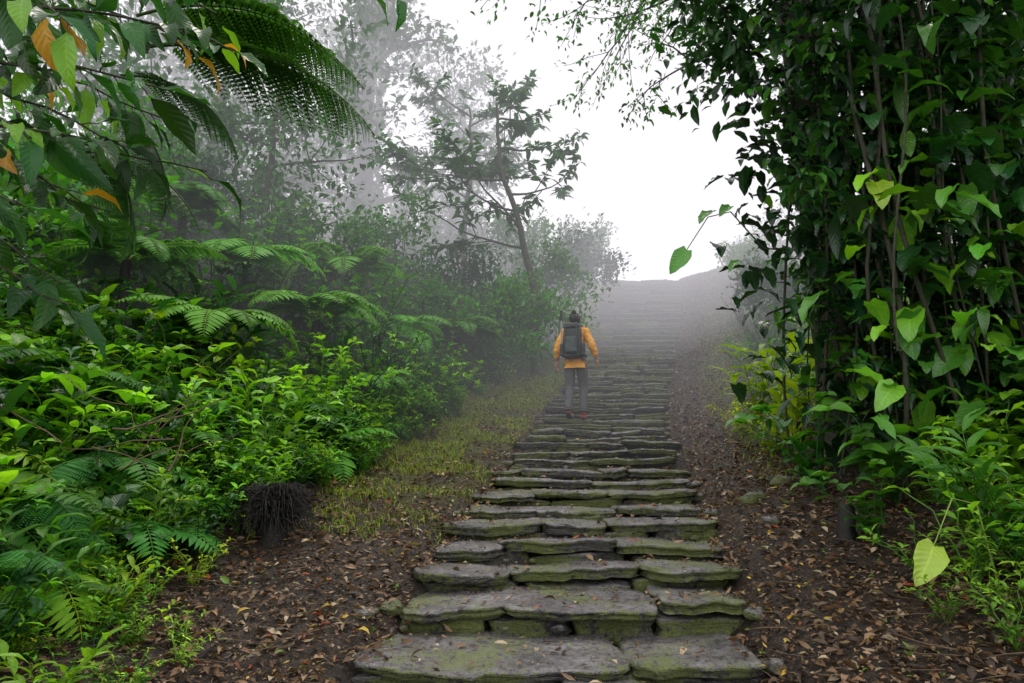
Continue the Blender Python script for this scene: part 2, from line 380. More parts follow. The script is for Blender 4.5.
def t_fern(seed,nf=10,pairs=22,bip=False,rise=1.,droop=1.1):
    g=np.random.default_rng(seed); B=Batch()
    for i in range(nf):
        f=t_frond(g,g.uniform(.75,1.1),pairs,droop*g.uniform(.6,1.3),rise*g.uniform(.55,1.2),bip)
        a=i*6.283/nf+g.uniform(-.3,.3)
        T=frames([(0,0,0)],[(math.cos(a),math.sin(a),0)],(0,0,1),1.); B.inst(f,T,[np.ones(3)*g.uniform(.75,1.2)])
    return B.tpl()
def t_ginger(seed,ns=5,h=1.):
    g=np.random.default_rng(seed); B=Batch(); lf=leaf(.26,6,2,'lance',1.1,.35,.4)
    for s in range(ns):
        a=g.uniform(0,6.28); t=np.linspace(0,1,7); ln=g.uniform(.25,.6)
        pts=np.c_[np.cos(a)*ln*t**1.6,np.sin(a)*ln*t**1.6,h*t*g.uniform(.7,1)]
        tube(B,pts,np.linspace(.011,.004,7),4,(.8,.7,1))
        k=9; tt=np.linspace(.2,1,k); P=np.c_[[np.interp(tt,t,pts[:,i]) for i in range(3)]].T
        sd=np.where(np.arange(k)%2,1,-1)[:,None]; side=np.array([[-np.sin(a),np.cos(a),0]])*sd
        D=side*.8+np.array([[np.cos(a)*.5,np.sin(a)*.5,.55]])+g.normal(0,.12,(k,3))
        B.inst(lf,frames(P,D,(0,0,1.),g.uniform(.24,.38,k)),np.ones((k,3))*g.uniform(.7,1.2,(k,1)))
    return B.tpl()
def place(B,tpls,pts,scales,tint):
    k=len(pts); pts=np.array(pts); a=rng.uniform(0,6.28,k); tl=rng.normal(0,.12,(k,2))
    T=frames(pts,np.c_[np.cos(a),np.sin(a),tl[:,0]],np.c_[tl,np.ones(k)],scales); ii=rng.integers(0,len(tpls),k)
    for q in range(len(tpls)):
        m=ii==q
        if m.any(): B.inst(tpls[q],T[m],np.asarray(tint)[m])
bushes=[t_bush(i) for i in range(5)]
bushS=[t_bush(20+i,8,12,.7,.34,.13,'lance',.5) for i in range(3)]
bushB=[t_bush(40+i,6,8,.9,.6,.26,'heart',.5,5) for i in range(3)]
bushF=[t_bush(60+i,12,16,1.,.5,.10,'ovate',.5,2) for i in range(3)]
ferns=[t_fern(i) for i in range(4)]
gingers=[t_ginger(i) for i in range(3)]
def inview(x,y): return y>2.0 and abs(x)<.86*y+.9
UG=Batch();FG=Batch()
def scatter(side,cnt,ylo,yhi,emin,emax,pw_=1.3,yp=1.2):
    out=[]
    while len(out)<cnt:
        y=ylo+(yhi-ylo)*random.random()**yp; e=emin+(emax-emin)*random.random()**pw_
        e2=e+.3*noise.noise(Vector((y*.8,side*5,0)))
        x=cx(y)+side*e2
        if not inview(x,y) or math.hypot(x,y)<2.3: continue
        out.append((x,y,e))
    return out
def put(B,tp,pts,smin,smax,cols,depthgrow=.35,edge=2.2):
    P=[];S=[];C=[]
    for x,y,e in pts:
        P.append((x,y,ground(x,y)-.03)); s=R(smin,smax)*(.65+depthgrow*min(2.2,max(0,e-edge))); S.append(s)
        c=random.choice(cols); C.append(tints(1,c,.22,.14)[0])
    place(B,tp,P,S,C)
# left
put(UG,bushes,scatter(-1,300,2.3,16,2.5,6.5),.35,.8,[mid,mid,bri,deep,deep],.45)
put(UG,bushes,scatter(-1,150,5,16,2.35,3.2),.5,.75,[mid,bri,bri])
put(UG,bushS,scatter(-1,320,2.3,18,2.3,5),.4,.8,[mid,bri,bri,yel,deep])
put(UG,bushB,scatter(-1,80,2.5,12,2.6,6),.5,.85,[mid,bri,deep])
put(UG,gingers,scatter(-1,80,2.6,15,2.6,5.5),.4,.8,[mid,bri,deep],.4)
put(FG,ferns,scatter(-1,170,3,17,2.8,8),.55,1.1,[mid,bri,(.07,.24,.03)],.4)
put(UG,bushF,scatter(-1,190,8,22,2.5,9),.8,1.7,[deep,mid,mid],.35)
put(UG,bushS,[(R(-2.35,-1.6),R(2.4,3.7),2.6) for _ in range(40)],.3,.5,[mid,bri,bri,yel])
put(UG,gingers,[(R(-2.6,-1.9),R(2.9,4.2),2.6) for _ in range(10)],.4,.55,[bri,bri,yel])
# right
put(UG,bushes,scatter(1,120,2.6,14,2.35,5),.35,.7,[mid,deep,bri])
put(UG,bushS,scatter(1,130,2.6,16,2.2,4.5),.4,.7,[mid,bri,deep])
put(UG,bushB,scatter(1,70,2.8,10,2.5,5),.4,.8,[mid,deep,bri])
put(FG,ferns,scatter(1,25,4,16,2.8,5.5),.4,.7,[mid,bri],.3)
put(UG,bushF,scatter(1,70,10,22,2.6,7),.6,1.1,[deep,mid],.3)
def feat(tp,lst,col,v=.12): place(UG,tp,[(x,y,ground(x,y)-.02) for x,y,s in lst],[s for *_,s in lst],tints(len(lst),col,v,.06))
feat(gingers,[(2.75,7.2,1.1),(2.95,7.5,1.2),(2.85,7.9,1.0),(2.8,6.8,.85)],(.36,.50,.035))
feat(bushS,[(2.65,7.0,.8),(2.75,7.6,.9),(2.75,8.2,.9)],(.36,.50,.035))
feat(bushS,[(2.4,3.7,.9),(2.65,4.0,1.1),(2.25,3.9,.6),(2.55,3.5,.7),(2.9,3.9,1.),(2.25,3.4,.5),(2.15,3.1,.5),(2.4,3.1,.6),(2.05,3.4,.4)],(.18,.38,.03))
feat(gingers,[(2.6,3.6,.6),(2.8,4.2,.75)],mid)
feat(bushB,[(2.3,4.4,.6),(2.7,4.9,.9),(2.5,5.6,.9)],mid)
feat(bushes,[(-2.2,6.1,1.0),(-2.5,6.6,1.1),(-1.9,7.2,.9),(-1.6,8.3,.9),(-2.2,7.9,1.1),(-1.3,9.3,.9),(-1.7,9.7,1.1),(-.9,10.6,.9),(-2.6,5.4,.9)],(.19,.45,.03))
UG.build('broadleaf_undergrowth',M_leaf)
# tree ferns
def treefern(x,y,h,s,col,lean=(0,0)):
    e=bpy.data.objects.new('tree_fern',None); scene.collection.objects.link(e)
    z=ground(x,y); B=Batch(); t=np.linspace(0,1,9)
    pts=np.c_[x+lean[0]*t**1.5,y+lean[1]*t**1.5,z-.1+(h+.1)*t]; tube(B,pts,np.linspace(.08,.05,9),9,(1,1,1),.2)
    B.build('trunk',M_fibre,True,e)
    C=Batch(); tp=t_fern(int(x*100+y*13)%9999,13,26,False,.8,1.1)
    place(C,[tp],[tuple(pts[-1])],[s],tints(1,col,.05,.05)); 
    C.build('fronds',M_fern,True,e)
fb=(.12,.32,.035)
for a in [(-3.3,7.4,.9,1.2,fb),(-4.6,7.8,1.3,1.3,(.08,.24,.03)),(-2.7,9.2,1.1,1.3,fb),(-3.9,9.6,1.5,1.5,fb),(-1.9,10.9,1.0,1.2,fb),(-1.0,12.2,1.0,1.2,(.07,.2,.03)),(-2.9,11.6,1.6,1.4,fb),(-5.3,10.4,1.9,1.5,mid),(-3.6,5.4,.5,1.0,mid),(-1.9,8.8,.5,.9,fb)]: treefern(*a)
FG.build('fern_undergrowth',M_fern)
# grass
GR=Batch(); blade=leaf(.07,3,1,'lance',1.2,0)
P=[]
for _ in range(32000):
    y=5.0+14*random.random(); o=R(-2.7,-1.1); x=cx(y)+o
    if noise.noise(Vector((x*1.5,y*1.5,0)))+.30*(1-abs(o+1.9)*1.2)<R(-.15,.15)+.25*(y<6.5)-.1*(y>9): continue
    P.append((x,y,ground(x,y)-.005))
for _ in range(4500):
    y=6+12*random.random(); x=cx(y)+R(1.6,2.7); P.append((x,y,ground(x,y)-.005))
k=len(P); a=rng.uniform(0,6.28,k)
GR.inst(blade,frames(P,np.c_[np.cos(a)*.6,np.sin(a)*.6,np.full(k,1.)],np.c_[-np.cos(a),-np.sin(a),np.full(k,.5)],.075*rng.uniform(.5,1.4,k)),tints(k,(.23,.30,.03),.3,.2))
GR.build('grass_verge',M_fern)
# ------------------------------------------------------------ trees
def grow(B,A,p,d,L_,r,depth,up=.1,curl=.25,sides=6):
    k=6; pts=[p]; p=np.array(p,float); d=np.array(d,float); d/=np.linalg.norm(d); dirs=[d]
    for i in range(k):
        d=d+rng.normal(0,curl*.45,3)+np.array([0,0,up*.3]); d/=np.linalg.norm(d); p=p+d*L_/k; pts.append(p); dirs.append(d)
    tube(B,pts,np.linspace(r,r*.45,k+1),max(3,sides),(1,1,1),.05)
    if depth==0:
        for i in range(2,k+1): A.append((pts[i],dirs[i]))
        return
    for j in range(4):
        i=random.randint(2,k); nd=dirs[i]*.7+rng.normal(0,.65,3)
        grow(B,A,pts[i],nd,L_*R(.45,.7),r*.45,depth-1,up,curl,sides-1)
    grow(B,A,pts[-1],dirs[-1],L_*.55,r*.45,depth-1,up,curl,sides-1)
def tree(name,pts,r0,nb,bl,start,ll,lw,ck,col,kind='ovate',depth=1,up=.1,nseg=3,wh=False,mat=None,spread=.12,trunkleaf=0):
    e=bpy.data.objects.new(name,None); scene.collection.objects.link(e)
    B=Batch();A=[]; pts=np.array(pts,float); s=np.linspace(0,1,16); t0=np.linspace(0,1,len(pts))
    if name!='shrub': pts[1:,2]+=.05*pts[1:,1]
    pp=np.c_[[np.interp(s,t0,pts[:,i]) for i in range(3)]].T
    pp[1:]+=rng.normal(0,r0*.25,(15,3)); tube(B,pp,r0*(1-.72*s)*(1+.5*np.exp(-s*14)),10,(1,1,1),.08)
    for j in range(nb):
        i=int((start+(1-start)*(j+.5)/nb)*15); a=R(0,6.28); f=1-.45*(i/15)
        grow(B,A,pp[i],(math.cos(a),math.sin(a),R(-.05,.55)),bl*R(.7,1.2)*f,r0*.28,depth,up)
    B.build('trunk',M_bark,True,e)
    P=np.array([a for a,_ in A]); Dd=np.array([d for _,d in A]); C=Batch()
    P=np.repeat(P,ck,0); Dd=np.repeat(Dd,ck,0); k=len(P)
    D=Dd*.5+rng.normal(0,.7,(k,3)); 
    if wh: D=Dd*.25+rng.normal(0,.7,(k,3))*np.array([1,1,.35])-np.array([0,0,.15])
    P=P+rng.normal(0,spread if not wh else .03,(k,3))
    if trunkleaf:
        tt=rng.uniform(.1,1,trunkleaf); a=rng.uniform(0,6.28,trunkleaf); rr=r0*(1-.6*tt)+rng.uniform(0,.18,trunkleaf)
        Q=np.c_[[np.interp(tt,s,pp[:,i]) for i in range(3)]].T+np.c_[np.cos(a)*rr,np.sin(a)*rr,0*a]
        P=np.r_[P,Q]; D=np.r_[D,np.c_[np.cos(a)*.6,np.sin(a)*.6,-.9+0*a]]; k=len(P)
    lf=[leaf(lw,nseg,2,kind,a,.25) for a in (.5,1.2)]
    T=frames(P,D,np.array([0,0,1.])+rng.normal(0,.4,(k,3)),ll*rng.uniform(.6,1.3,k)); tn=tints(k,col,.25,.15); h=rng.random(k)<.5
    C.inst(lf[0],T[h],tn[h]); C.inst(lf[1],T[~h],tn[~h]); C.build('crown',mat or M_leaf,True,e); return e
g0=lambda x,y:(x,y,ground(x,y)-.2)
tc_=(.035,.12,.025)
tree('umbrella_tree',[g0(.55,14),(.45,14,5.),(.15,14,6.6),(-.3,14,8.0),(-.35,14.1,9.4)],.10,9,2.3,.42,.26,.36,6,tc_,'lance',1,.1,3,True)
tree('umbrella_tree',[g0(-1.2,16),(-1.2,16,7.),(-1.0,16,9.),(-1.1,16,10.3)],.09,9,2.2,.45,.24,.36,6,tc_,'lance',1,.1,3,True)
tree('jungle_tree',[g0(-4.5,19),(-4.5,19,9),(-4.4,19.1,14),(-4.1,19,20)],.36,18,3.3,.25,.25,.5,17,tc_,depth=1,nseg=2,spread=.3,trunkleaf=2600)
tree('jungle_tree',[g0(-8.4,18.5),(-8.2,18.5,9),(-8.2,18.5,18)],.28,18,3.6,.25,.27,.5,15,tc_,depth=1,nseg=2,spread=.3,trunkleaf=700)
tree('jungle_tree',[g0(-7.6,15.8),(-7.5,15.8,8),(-7.2,15.8,14)],.18,14,2.6,.25,.22,.5,13,tc_,depth=1,nseg=2,spread=.25,trunkleaf=500)
tree('jungle_tree',[g0(-11,19),(-11,19,10),(-11,19,18)],.3,18,4,.2,.28,.5,14,tc_,depth=1,nseg=2,spread=.35,trunkleaf=500)
tree('jungle_tree',[g0(-4.9,13.0),(-5.0,13,6.5),(-4.8,13,10.5)],.11,12,1.8,.3,.19,.5,12,(.04,.14,.02),depth=1,nseg=2,spread=.22,trunkleaf=400)
tree('jungle_tree',[g0(-1.8,21),(-1.8,21,10),(-1.5,21,14)],.18,10,2.4,.35,.22,.5,10,tc_,depth=1,nseg=2,spread=.25)
tree('jungle_tree',[g0(9.5,15),(9.2,15,10),(9,15,16)],.25,12,3.2,.25,.2,.5,9,tc_,depth=1,nseg=2,spread=.25)
for (x,y,h,l) in [(.6,14.4,1.9,1.0),(-.4,13.6,1.6,.9),(.9,16.0,2.0,1.1),(-1.2,14.6,2.0,1.2),(1.4,18,2.,1.1),(-2.6,14.4,2.4,1.3),(0.2,17.5,2.2,1.3),(6.6,18.2,1.1,.6),(6.1,15.5,1.2,.7),(2.1,20.,1.5,.9),
    (-3.6,13.2,2.1,1.2),(-6.0,12.0,2.5,1.3),(-6.4,9.8,2.6,1.4),(-5.6,8.6,2.,1.1),(-6.2,7.2,2.2,1.1),(-5.2,6.2,1.7,1.),(-7.2,11,2.8,1.4),(-1.2,12.9,1.3,.8)]:
    z=ground(x,y); tree('shrub',[(x,y,z-.1),(x+R(-.1,.1),y,z+h*.5),(x,y,z+h)],.05,10,l,.1,.15,.5,11,random.choice([mid,mid,deep]),depth=1,nseg=2,spread=.16)
# ------------------------------------------------------------ vine covered tree on the right
LF=.32
gr=lambda x,y: ground(x,y)-LF
e=bpy.data.objects.new('vine_covered_tree',None); scene.collection.objects.link(e); e.location=(0,0,LF)
B=Batch();A=[]
def trunk(pts,r0,r1,k=18,sides=12,rg=.1):
    pts=np.array(pts,float); s=np.linspace(0,1,k); t0=np.linspace(0,1,len(pts)); pp=np.c_[[np.interp(s,t0,pts[:,i]) for i in range(3)]].T
    pp[1:-1]+=rng.normal(0,.02,(k-2,3)); tube(B,pp,np.linspace(r0,r1,k)*(1+.5*np.exp(-s*12)),sides,(1,1,1),rg)
trunk([(3.35,6.7,gr(3.35,6.7)-.2),(3.3,6.7,3.6),(3.15,6.6,6),(2.9,6.6,9.5)],.30,.2)
trunk([(3.8,6.4,gr(3.8,6.4)-.2),(4.0,6.3,3.2),(3.7,6.3,5.5),(4.2,6.4,9)],.17,.12)
trunk([(4.6,5.8,gr(4.6,5.8)-.2),(4.5,5.8,3.5),(4.7,5.9,8.)],.13,.10)
for _ in range(50):
    x=R(2.7,4.8); y=R(4.9,6.8); zt=R(4.5,7.5); zb=gr(x,y)+random.choice([0,0,R(.2,1.5)])
    k=10; t=np.linspace(0,1,k); pts=np.c_[x+R(-.4,.6)*t+.10*np.sin(t*R(3,9)),y+R(-.3,.3)*t+.05*np.sin(t*7),zt+(zb-zt)*t]
    tube(B,pts,R(.005,.02),5,(1,1,1),.05)
A2=[]
for (p,d,l) in [((2.9,6.7,7.6),(-.75,.5,.05),1.9),((2.9,6.7,8.2),(-.8,.9,0),2.2),((3.0,6.6,7.2),(-.5,.9,.0),1.7),((3.,6.6,8.8),(-.9,.2,.1),2.1),((3.1,6.6,6.6),(-.45,.75,-.05),1.3),((3.,6.6,8.5),(-.3,1,.0),2.3)]:
    grow(B,A2,p,d,l,.03,2,-.06,.25)
for (p,d,l) in [((3.2,6.6,6.4),(.4,-.5,.4),2),((3.2,6.6,7.),(.9,.1,.3),2.2),((4,6.3,6),(.5,-.6,.3),2),((3.1,6.6,6.8),(-.1,-.9,.2),1.6),((4.7,5.9,6),(.3,-.8,.2),1.6),((3.1,6.6,6.3),(-.5,-.3,.2),1.1),((3.3,6.6,5.6),(-.6,-.1,.0),1.0),
   ((3.1,6.5,8.5),(.2,-1,.1),3.2),((3.1,6.5,8.8),(-.2,-1,.1),3.4),((4.2,6.3,8.5),(.1,-1,0),3.4),((4.5,5.9,7.8),(0,-1,.0),3.2)]:  # these overhead boughs, out of view, are added to shade the foreground
    grow(B,A,p,d,l,.05,1,0)
B.build('trunk',M_bark,True,e)
C=Batch()
hl=[leaf(.58,7,4,'heart',a,.3,.8) for a in (.4,.9,1.4)]; ol=[leaf(.42,4,2,'ovate',a,.3,.5) for a in (.5,1.3)]
ll_=[leaf(.26,6,2,'lance',a,.3,.4) for a in (.6,1.2,1.8)]
def hang(x,y,zt,zb,k,size,col,wob=.12,tl=hl):
    t=rng.random(k); wx=R(-.4,.4); 
    P=np.c_[x+wx*(t-.5)+wob*rng.normal(0,1,k),y+wob*rng.normal(0,1,k),zt+(zb-zt)*t]
    a=rng.uniform(0,6.28,k); D=np.c_[np.cos(a)*.7,np.sin(a)*.7-.25,rng.uniform(-1.0,.2,k)]
    Up=np.c_[np.cos(a)*.8,np.sin(a)-.4,rng.uniform(.4,1.2,k)]
    T=frames(P,D,Up,size*rng.uniform(.55,1.3,k)); tn=tints(k,col,.3,.12); ii=rng.integers(0,len(tl),k)
    for q in range(len(tl)): C.inst(tl[q],T[ii==q],tn[ii==q])
vd=(.011,.045,.016)
for _ in range(100):
    x=R(2.4,5.3); y=R(5.2,6.9); zb=gr(x,y)+ (R(.7,1.5) if x<2.7 else R(-.1,1.2)); 
    hang(x,y,R(5.5,7.4),zb,int(R(30,55)),R(.12,.27),random.choice([vd,vd,vd,deep,mid]),.16)
for _ in range(90):
    x=R(2.35,4.9); y=R(5.0,6.4); z1=R(1.9,7); hang(x,y,z1,z1-R(.6,1.6),32,R(.09,.16),random.choice([deep,deep,mid,vd]),.18,ol)
for _ in range(60):
    x=R(2.5,4.9); y=R(4.8,6.0); z1=R(2.2,7); hang(x,y,z1,z1-R(.3,.8),16,R(.22,.36),random.choice([deep,vd,mid,vd]),.14,ll_)
for _ in range(36):
    x=R(2.5,4.2); y=R(4.5,5.3); z1=gr(x,y)+R(.5,2.8); hang(x,y,z1,z1-.6,6,R(.18,.32),random.choice([deep,mid,mid,bri]),.2)
for _ in range(22):
    x=R(2.6,4.4); y=R(4.6,5.3); z1=R(3.4,5.6); hang(x,y,z1,z1-.5,5,R(.2,.36),random.choice([deep,deep,mid]),.2)
for (x,y,z,s,c) in [(1.75,5.6,3.75,.22,mid),(1.95,5.6,3.3,.17,mid),(1.9,5.6,3.8,.18,mid),(2.08,3.5,1.15,.26,(.36,.50,.05)),(2.85,5.0,3.75,.34,yel),(2.95,4.9,2.7,.36,bri),(3.3,5.,2.4,.34,mid),(2.6,4.6,2.1,.3,bri)]:
    C.inst(hl[1],frames([(x,y,z)],[(-.6+R(-.3,.5),-.45,-.6)],(-.2+R(-.5,.5),-.8,.8),s),[c])
C.inst(hl[0],frames([(1.5,5.6,3.40)],[(-.55,-.1,-.75)],(.1,-1,.5),.27),[(.09,.3,.03)])
tube(C,[(2.6,5.9,3.5),(2.2,5.7,3.45),(1.9,5.6,3.75),(1.7,5.6,3.7),(1.5,5.6,3.40)],[.01,.008,.006,.005,.004],5,(.05,.07,.03))
tube(C,[(2.45,3.6,.9),(2.35,3.55,1.35),(2.2,3.5,1.38),(2.08,3.5,1.15)],[.006,.005,.004,.003],5,(.2,.3,.05))
def crown(A,ck,ll,col,sp,tl):
    P=np.repeat(np.array([a for a,_ in A]),ck,0); Dd=np.repeat(np.array([d for _,d in A]),ck,0); k=len(P)
    P=P+rng.normal(0,sp,(k,3)); D=Dd*.5+rng.normal(0,.6,(k,3))-np.array([0,0,.3])
    T=frames(P,D,np.array([0,0,1.])+rng.normal(0,.4,(k,3)),ll*rng.uniform(.6,1.3,k)); tn=tints(k,col,.3,.15); h=rng.integers(0,len(tl),k)
    for q in range(len(tl)): C.inst(tl[q],T[h==q],tn[h==q])
crown(A2,4,.085,mid,.06,ol); crown(A,16,.17,deep,.22,ol)
C.build('vine_leaves',M_vine,True,e)
# ------------------------------------------------------------ overhanging tree on the near left
e=bpy.data.objects.new('overhanging_tree',None); scene.collection.objects.link(e); e.location=(0,0,.12)
B=Batch();C=Batch()
trunk([(-3.1,2.4,ground(-3.1,2.4)-.4),(-3.0,2.4,2.5),(-2.8,2.2,4.6),(-2.4,1.6,6.4)],.14,.09)
nl=[leaf(.36,7,4,'lance',a,.35,.6) for a in (.5,1.,1.5)]
LP=[];LD=[]
def bough(p0,p1,n,sag=.1,side=.16):
    t=np.linspace(0,1,12); p0=np.array(p0,float);p1=np.array(p1,float)
    pts=p0+(p1-p0)*t[:,None]; pts[:,2]+=sag*np.sin(t*math.pi); pts+=rng.normal(0,.010,(12,3))
    tube(B,pts,np.linspace(.010,.003,12),6)
    for j in range(n):
        tt=.22+.78*(j+.5)/n; q=np.array([np.interp(tt,t,pts[:,i]) for i in range(3)])
        d=(p1-p0)/np.linalg.norm(p1-p0)*R(.2,.8); a=R(0,6.28); d=d+np.array([0,math.cos(a)*.7,math.sin(a)*.5])-np.array([0,0,R(.2,.9)])
        dn=d/np.linalg.norm(d); b=q+dn*R(.02,.07); tube(B,[q,(q+b)/2+np.array([0,0,.005]),b],[.003,.0025,.002],4); LP.append(b); LD.append(d)
for (p0,p1,n) in [((-2.7,2.4,3.9),(-1.15,2.35,3.45),26),((-2.7,2.4,3.5),(-1.0,2.2,3.2),30),((-2.85,2.4,3.2),(-1.2,2.1,2.98),28),((-2.9,2.4,2.9),(-1.35,2.0,2.75),22),((-2.9,2.3,2.6),(-1.5,1.95,2.5),16),((-2.7,2.5,4.1),(-.45,2.5,3.68),18),
   ((-2.7,2.4,3.7),(-1.4,1.9,3.1),24),((-2.8,2.4,3.3),(-1.5,2.5,2.95),22),((-2.8,2.4,3.0),(-1.25,2.6,2.9),18),((-2.9,2.4,3.3),(-1.6,2.2,3.2),20),((-2.8,2.4,3.8),(-1.3,2.7,3.5),24),((-2.8,2.6,3.5),(-1.6,2.9,3.3),24),((-2.8,2.6,3.1),(-1.75,2.8,2.8),20),((-2.9,2.6,3.7),(-1.7,2.5,3.6),22),((-2.9,2.5,2.9),(-1.7,2.5,2.4),18),((-2.9,2.5,2.6),(-1.6,2.4,2.3),16),((-2.6,2.4,3.1),(-1.5,2.3,2.6),16)]: bough(p0,p1,n)
shade_crown=[]  # crown above the view, added to darken the left foreground
for (p,d,l) in [((-2.6,1.8,6.0),(1,.3,.1),2.4),((-2.5,1.7,6.2),(.8,-.6,.1),2.4),((-2.5,1.7,6.2),(-.6,.6,.1),2.2),((-2.5,1.7,6.2),(.1,-1,.1),2.2),((-2.4,1.6,6.4),(.6,.2,.6),2.),((-2.6,1.8,6.0),(-.9,-.2,.1),2.2)]: grow(B,shade_crown,p,d,l,.05,1,0)
B.build('trunk',M_bark,True,e)
k=len(LP); D=np.array(LD); T=frames(np.array(LP),D,np.array([0,-.2,1.])+rng.normal(0,.4,(k,3)),rng.uniform(.11,.24,k))
tn=tints(k,(.028,.10,.02),.4,.15); tn[rng.random(k)<.14]=(.18,.38,.03); tn[rng.random(k)<.045]=(.55,.27,.03); ii=rng.integers(0,3,k)
for q in range(3): C.inst(nl[q],T[ii==q],tn[ii==q])
crown(shade_crown,8,.2,deep,.25,ol)
C.build('leaves',M_leaf,True,e)
FB=Batch(); g=np.random.default_rng(11)
for (p,d,l) in [((-1.85,3.0,3.75),(1.2,.05,-.62),1.45),((-1.8,2.9,3.85),(1.1,.25,-.35),1.15),((-1.9,3.0,3.6),(.9,0,-.9),.9),((-2.,3.1,3.5),(.35,0,-1),.8),((-1.9,3.2,4.0),(1,.3,-.3),1.3),((-2.2,3.2,3.4),(.3,-.1,-1),.9),((-2.3,3.2,3.3),(.8,0,-.6),1.0)]:
    f=t_frond(g,1.,28,.6,.7,True,.26); FB.inst(f,frames([p],[d],(0,0,1) if abs(d[2])<.8 else (1,0,.2),l),[(.04,.12,.025)])
FB.build('fern_fronds',M_fern,True,e)
FB=Batch()
for (x,y,s) in [(-2.9,4.0,1.0),(-3.2,4.8,1.1),(-2.6,3.4,.8),(-3.9,6.0,1.3),(-3.4,6.4,1.1)]:
    f=t_fern(int(s*1000+y*7),8,20,True,1.0,1.0); place(FB,[f],[(x,y,ground(x,y)+.1)],[s],[(.06,.24,.05)])
FB.build('bracken_fern',M_fern)
# dead fern stump
FB=Batch(); sx,sy=-1.75,5.15; sz=ground(sx,sy)
for i in range(900):
    a=R(0,6.28); r=R(.0,.06); h=R(.10,.36); o=R(.05,.30); t=np.linspace(0,1,6); ph=R(1.4,3.0); b=a+R(-.5,.5)
    tube(FB,np.c_[sx+math.cos(a)*r+math.cos(b)*o*t+.02*np.sin(t*R(3,9)),sy+math.sin(a)*r+math.sin(b)*o*t,sz+.06+h*np.sin(.2+t*ph)],[.007,.006,.005,.004,.003,.002],3)
tube(FB,[(sx,sy,sz-.1),(sx+.01,sy,sz+.10),(sx-.02,sy,sz+.18)],[.10,.10,.04],9,(1,1,1),.25)
FB.build('dead_fern_stump',M_fibre)
B=Batch(); x,y=2.2,4.65; z=ground(x,y)
tube(B,[(x,y,z-.1),(x,y,z+.08),(x+.015,y+.01,z+.16),(x+.03,y,z+.23),(x+.03,y,z+.24)],[.085,.062,.055,.04,.002],11,(1,1,1),.22); B.build('tree_stump',M_fibre)
# ------------------------------------------------------------ hiker
def cloth(name,col,rough=.75,wr=14,amp=.03,spec=.3):
    return simplemat(name,col,rough,wr,.25,.5,amp,spec)
M_jack=cloth('jacket_cloth',(.85,.38,.05),.55); M_pants=cloth('trouser_cloth',(.115,.108,.112),.8); M_skin=simplemat('skin',(.42,.23,.15),.5,20,.1,.05,.002)
M_hair=simplemat('hair',(.018,.012,.009),.45,60,.5,.5,.01); M_shoe=simplemat('shoe',(.42,.08,.035),.6,40,.3,.2,.004); M_sole=simplemat('sole',(.05,.045,.04),.8)
M_pack=simplemat('pack_nylon',(.018,.021,.023),.5,60,.4,.2,.004); M_pack2=simplemat('pack_panel',(.045,.062,.06),.5,60,.3,.2,.004); M_metal=simplemat('pole_metal',(.35,.35,.36),.3,20,.1,.05,.001,.8)
M_eye=simplemat('eye',(.03,.02,.02),.2)
hk=bpy.data.objects.new('hiker',None); scene.collection.objects.link(hk)
hx,hy=1.0,10.65
def skinobj(name,joints,edges,mats,sub=2,root=0,assign=None):
    me=bpy.data.meshes.new(name+'_s'); me.from_pydata([j[0] for j in joints],edges,[]); o=bpy.data.objects.new(name+'_s',me); scene.collection.objects.link(o)
    m=o.modifiers.new('s','SKIN'); m.use_smooth_shade=True
    if not me.skin_vertices: me.skin_vertices.new()
    for i,j in enumerate(joints):
        r=j[1]; me.skin_vertices[0].data[i].radius=(r,r) if isinstance(r,(int,float)) else r
        me.skin_vertices[0].data[i].use_root=(i==root)
    s=o.modifiers.new('b','SUBSURF'); s.levels=sub; s.render_levels=sub
    dg=bpy.context.evaluated_depsgraph_get(); dg.update(); nm=bpy.data.meshes.new_from_object(o.evaluated_get(dg)); bpy.data.objects.remove(o)
    nm.materials.clear()
    for q in mats: nm.materials.append(q)
    for p in nm.polygons:
        p.use_smooth=True
        p.material_index=assign(p.center) if assign else 0
    ob=bpy.data.objects.new(name,nm); scene.collection.objects.link(ob); ob.parent=hk; return ob
ca,sa=math.cos(-.28),math.sin(-.28)
def foot(lx,ly): return surf(hx+lx*ca-ly*sa,hy+lx*sa+ly*ca)
zl=foot(-.105,-.02); zr=max(foot(.10,.0),foot(.10,.15),foot(.10,.1))
FR=min(.2,max(-.02,zr-zl)); print('FEET',zl,zr)
J=[((0,0,.95),(.15,.12)),((0,.01,1.1),(.13,.10)),((0,.03,1.27),(.155,.11)),((0,.03,1.40),(.09,.075)),((0,.035,1.47),.05),((0,.05,1.535),(.068,.08)),((0,.05,1.60),(.078,.092)),((0,.04,1.655),(.06,.07)),
 ((-.15,.02,1.385),.058),((-.26,-.04,1.14),.045),((-.315,.08,.93),.029),((.15,.02,1.385),.058),((.27,-.04,1.14),.045),((.325,.09,.94),.029),
 ((-.09,0,.87),(.10,.105)),((-.10,.03,.50),(.072,.078)),((-.105,-.13,.12),(.056,.06)),
 ((.09,0,.87),(.10,.105)),((.105,.13,.53),(.072,.078)),((.10,.06,.11+FR),(.056,.06))]
E=[(0,1),(1,2),(2,3),(3,4),(4,5),(5,6),(6,7),(3,8),(8,9),(9,10),(3,11),(11,12),(12,13),(0,14),(14,15),(15,16),(0,17),(17,18),(18,19)]
skinobj('body',J,E,[M_skin,M_pants],2,0,lambda c:1 if c.z<.96 and abs(c.x)<.24 else 0)
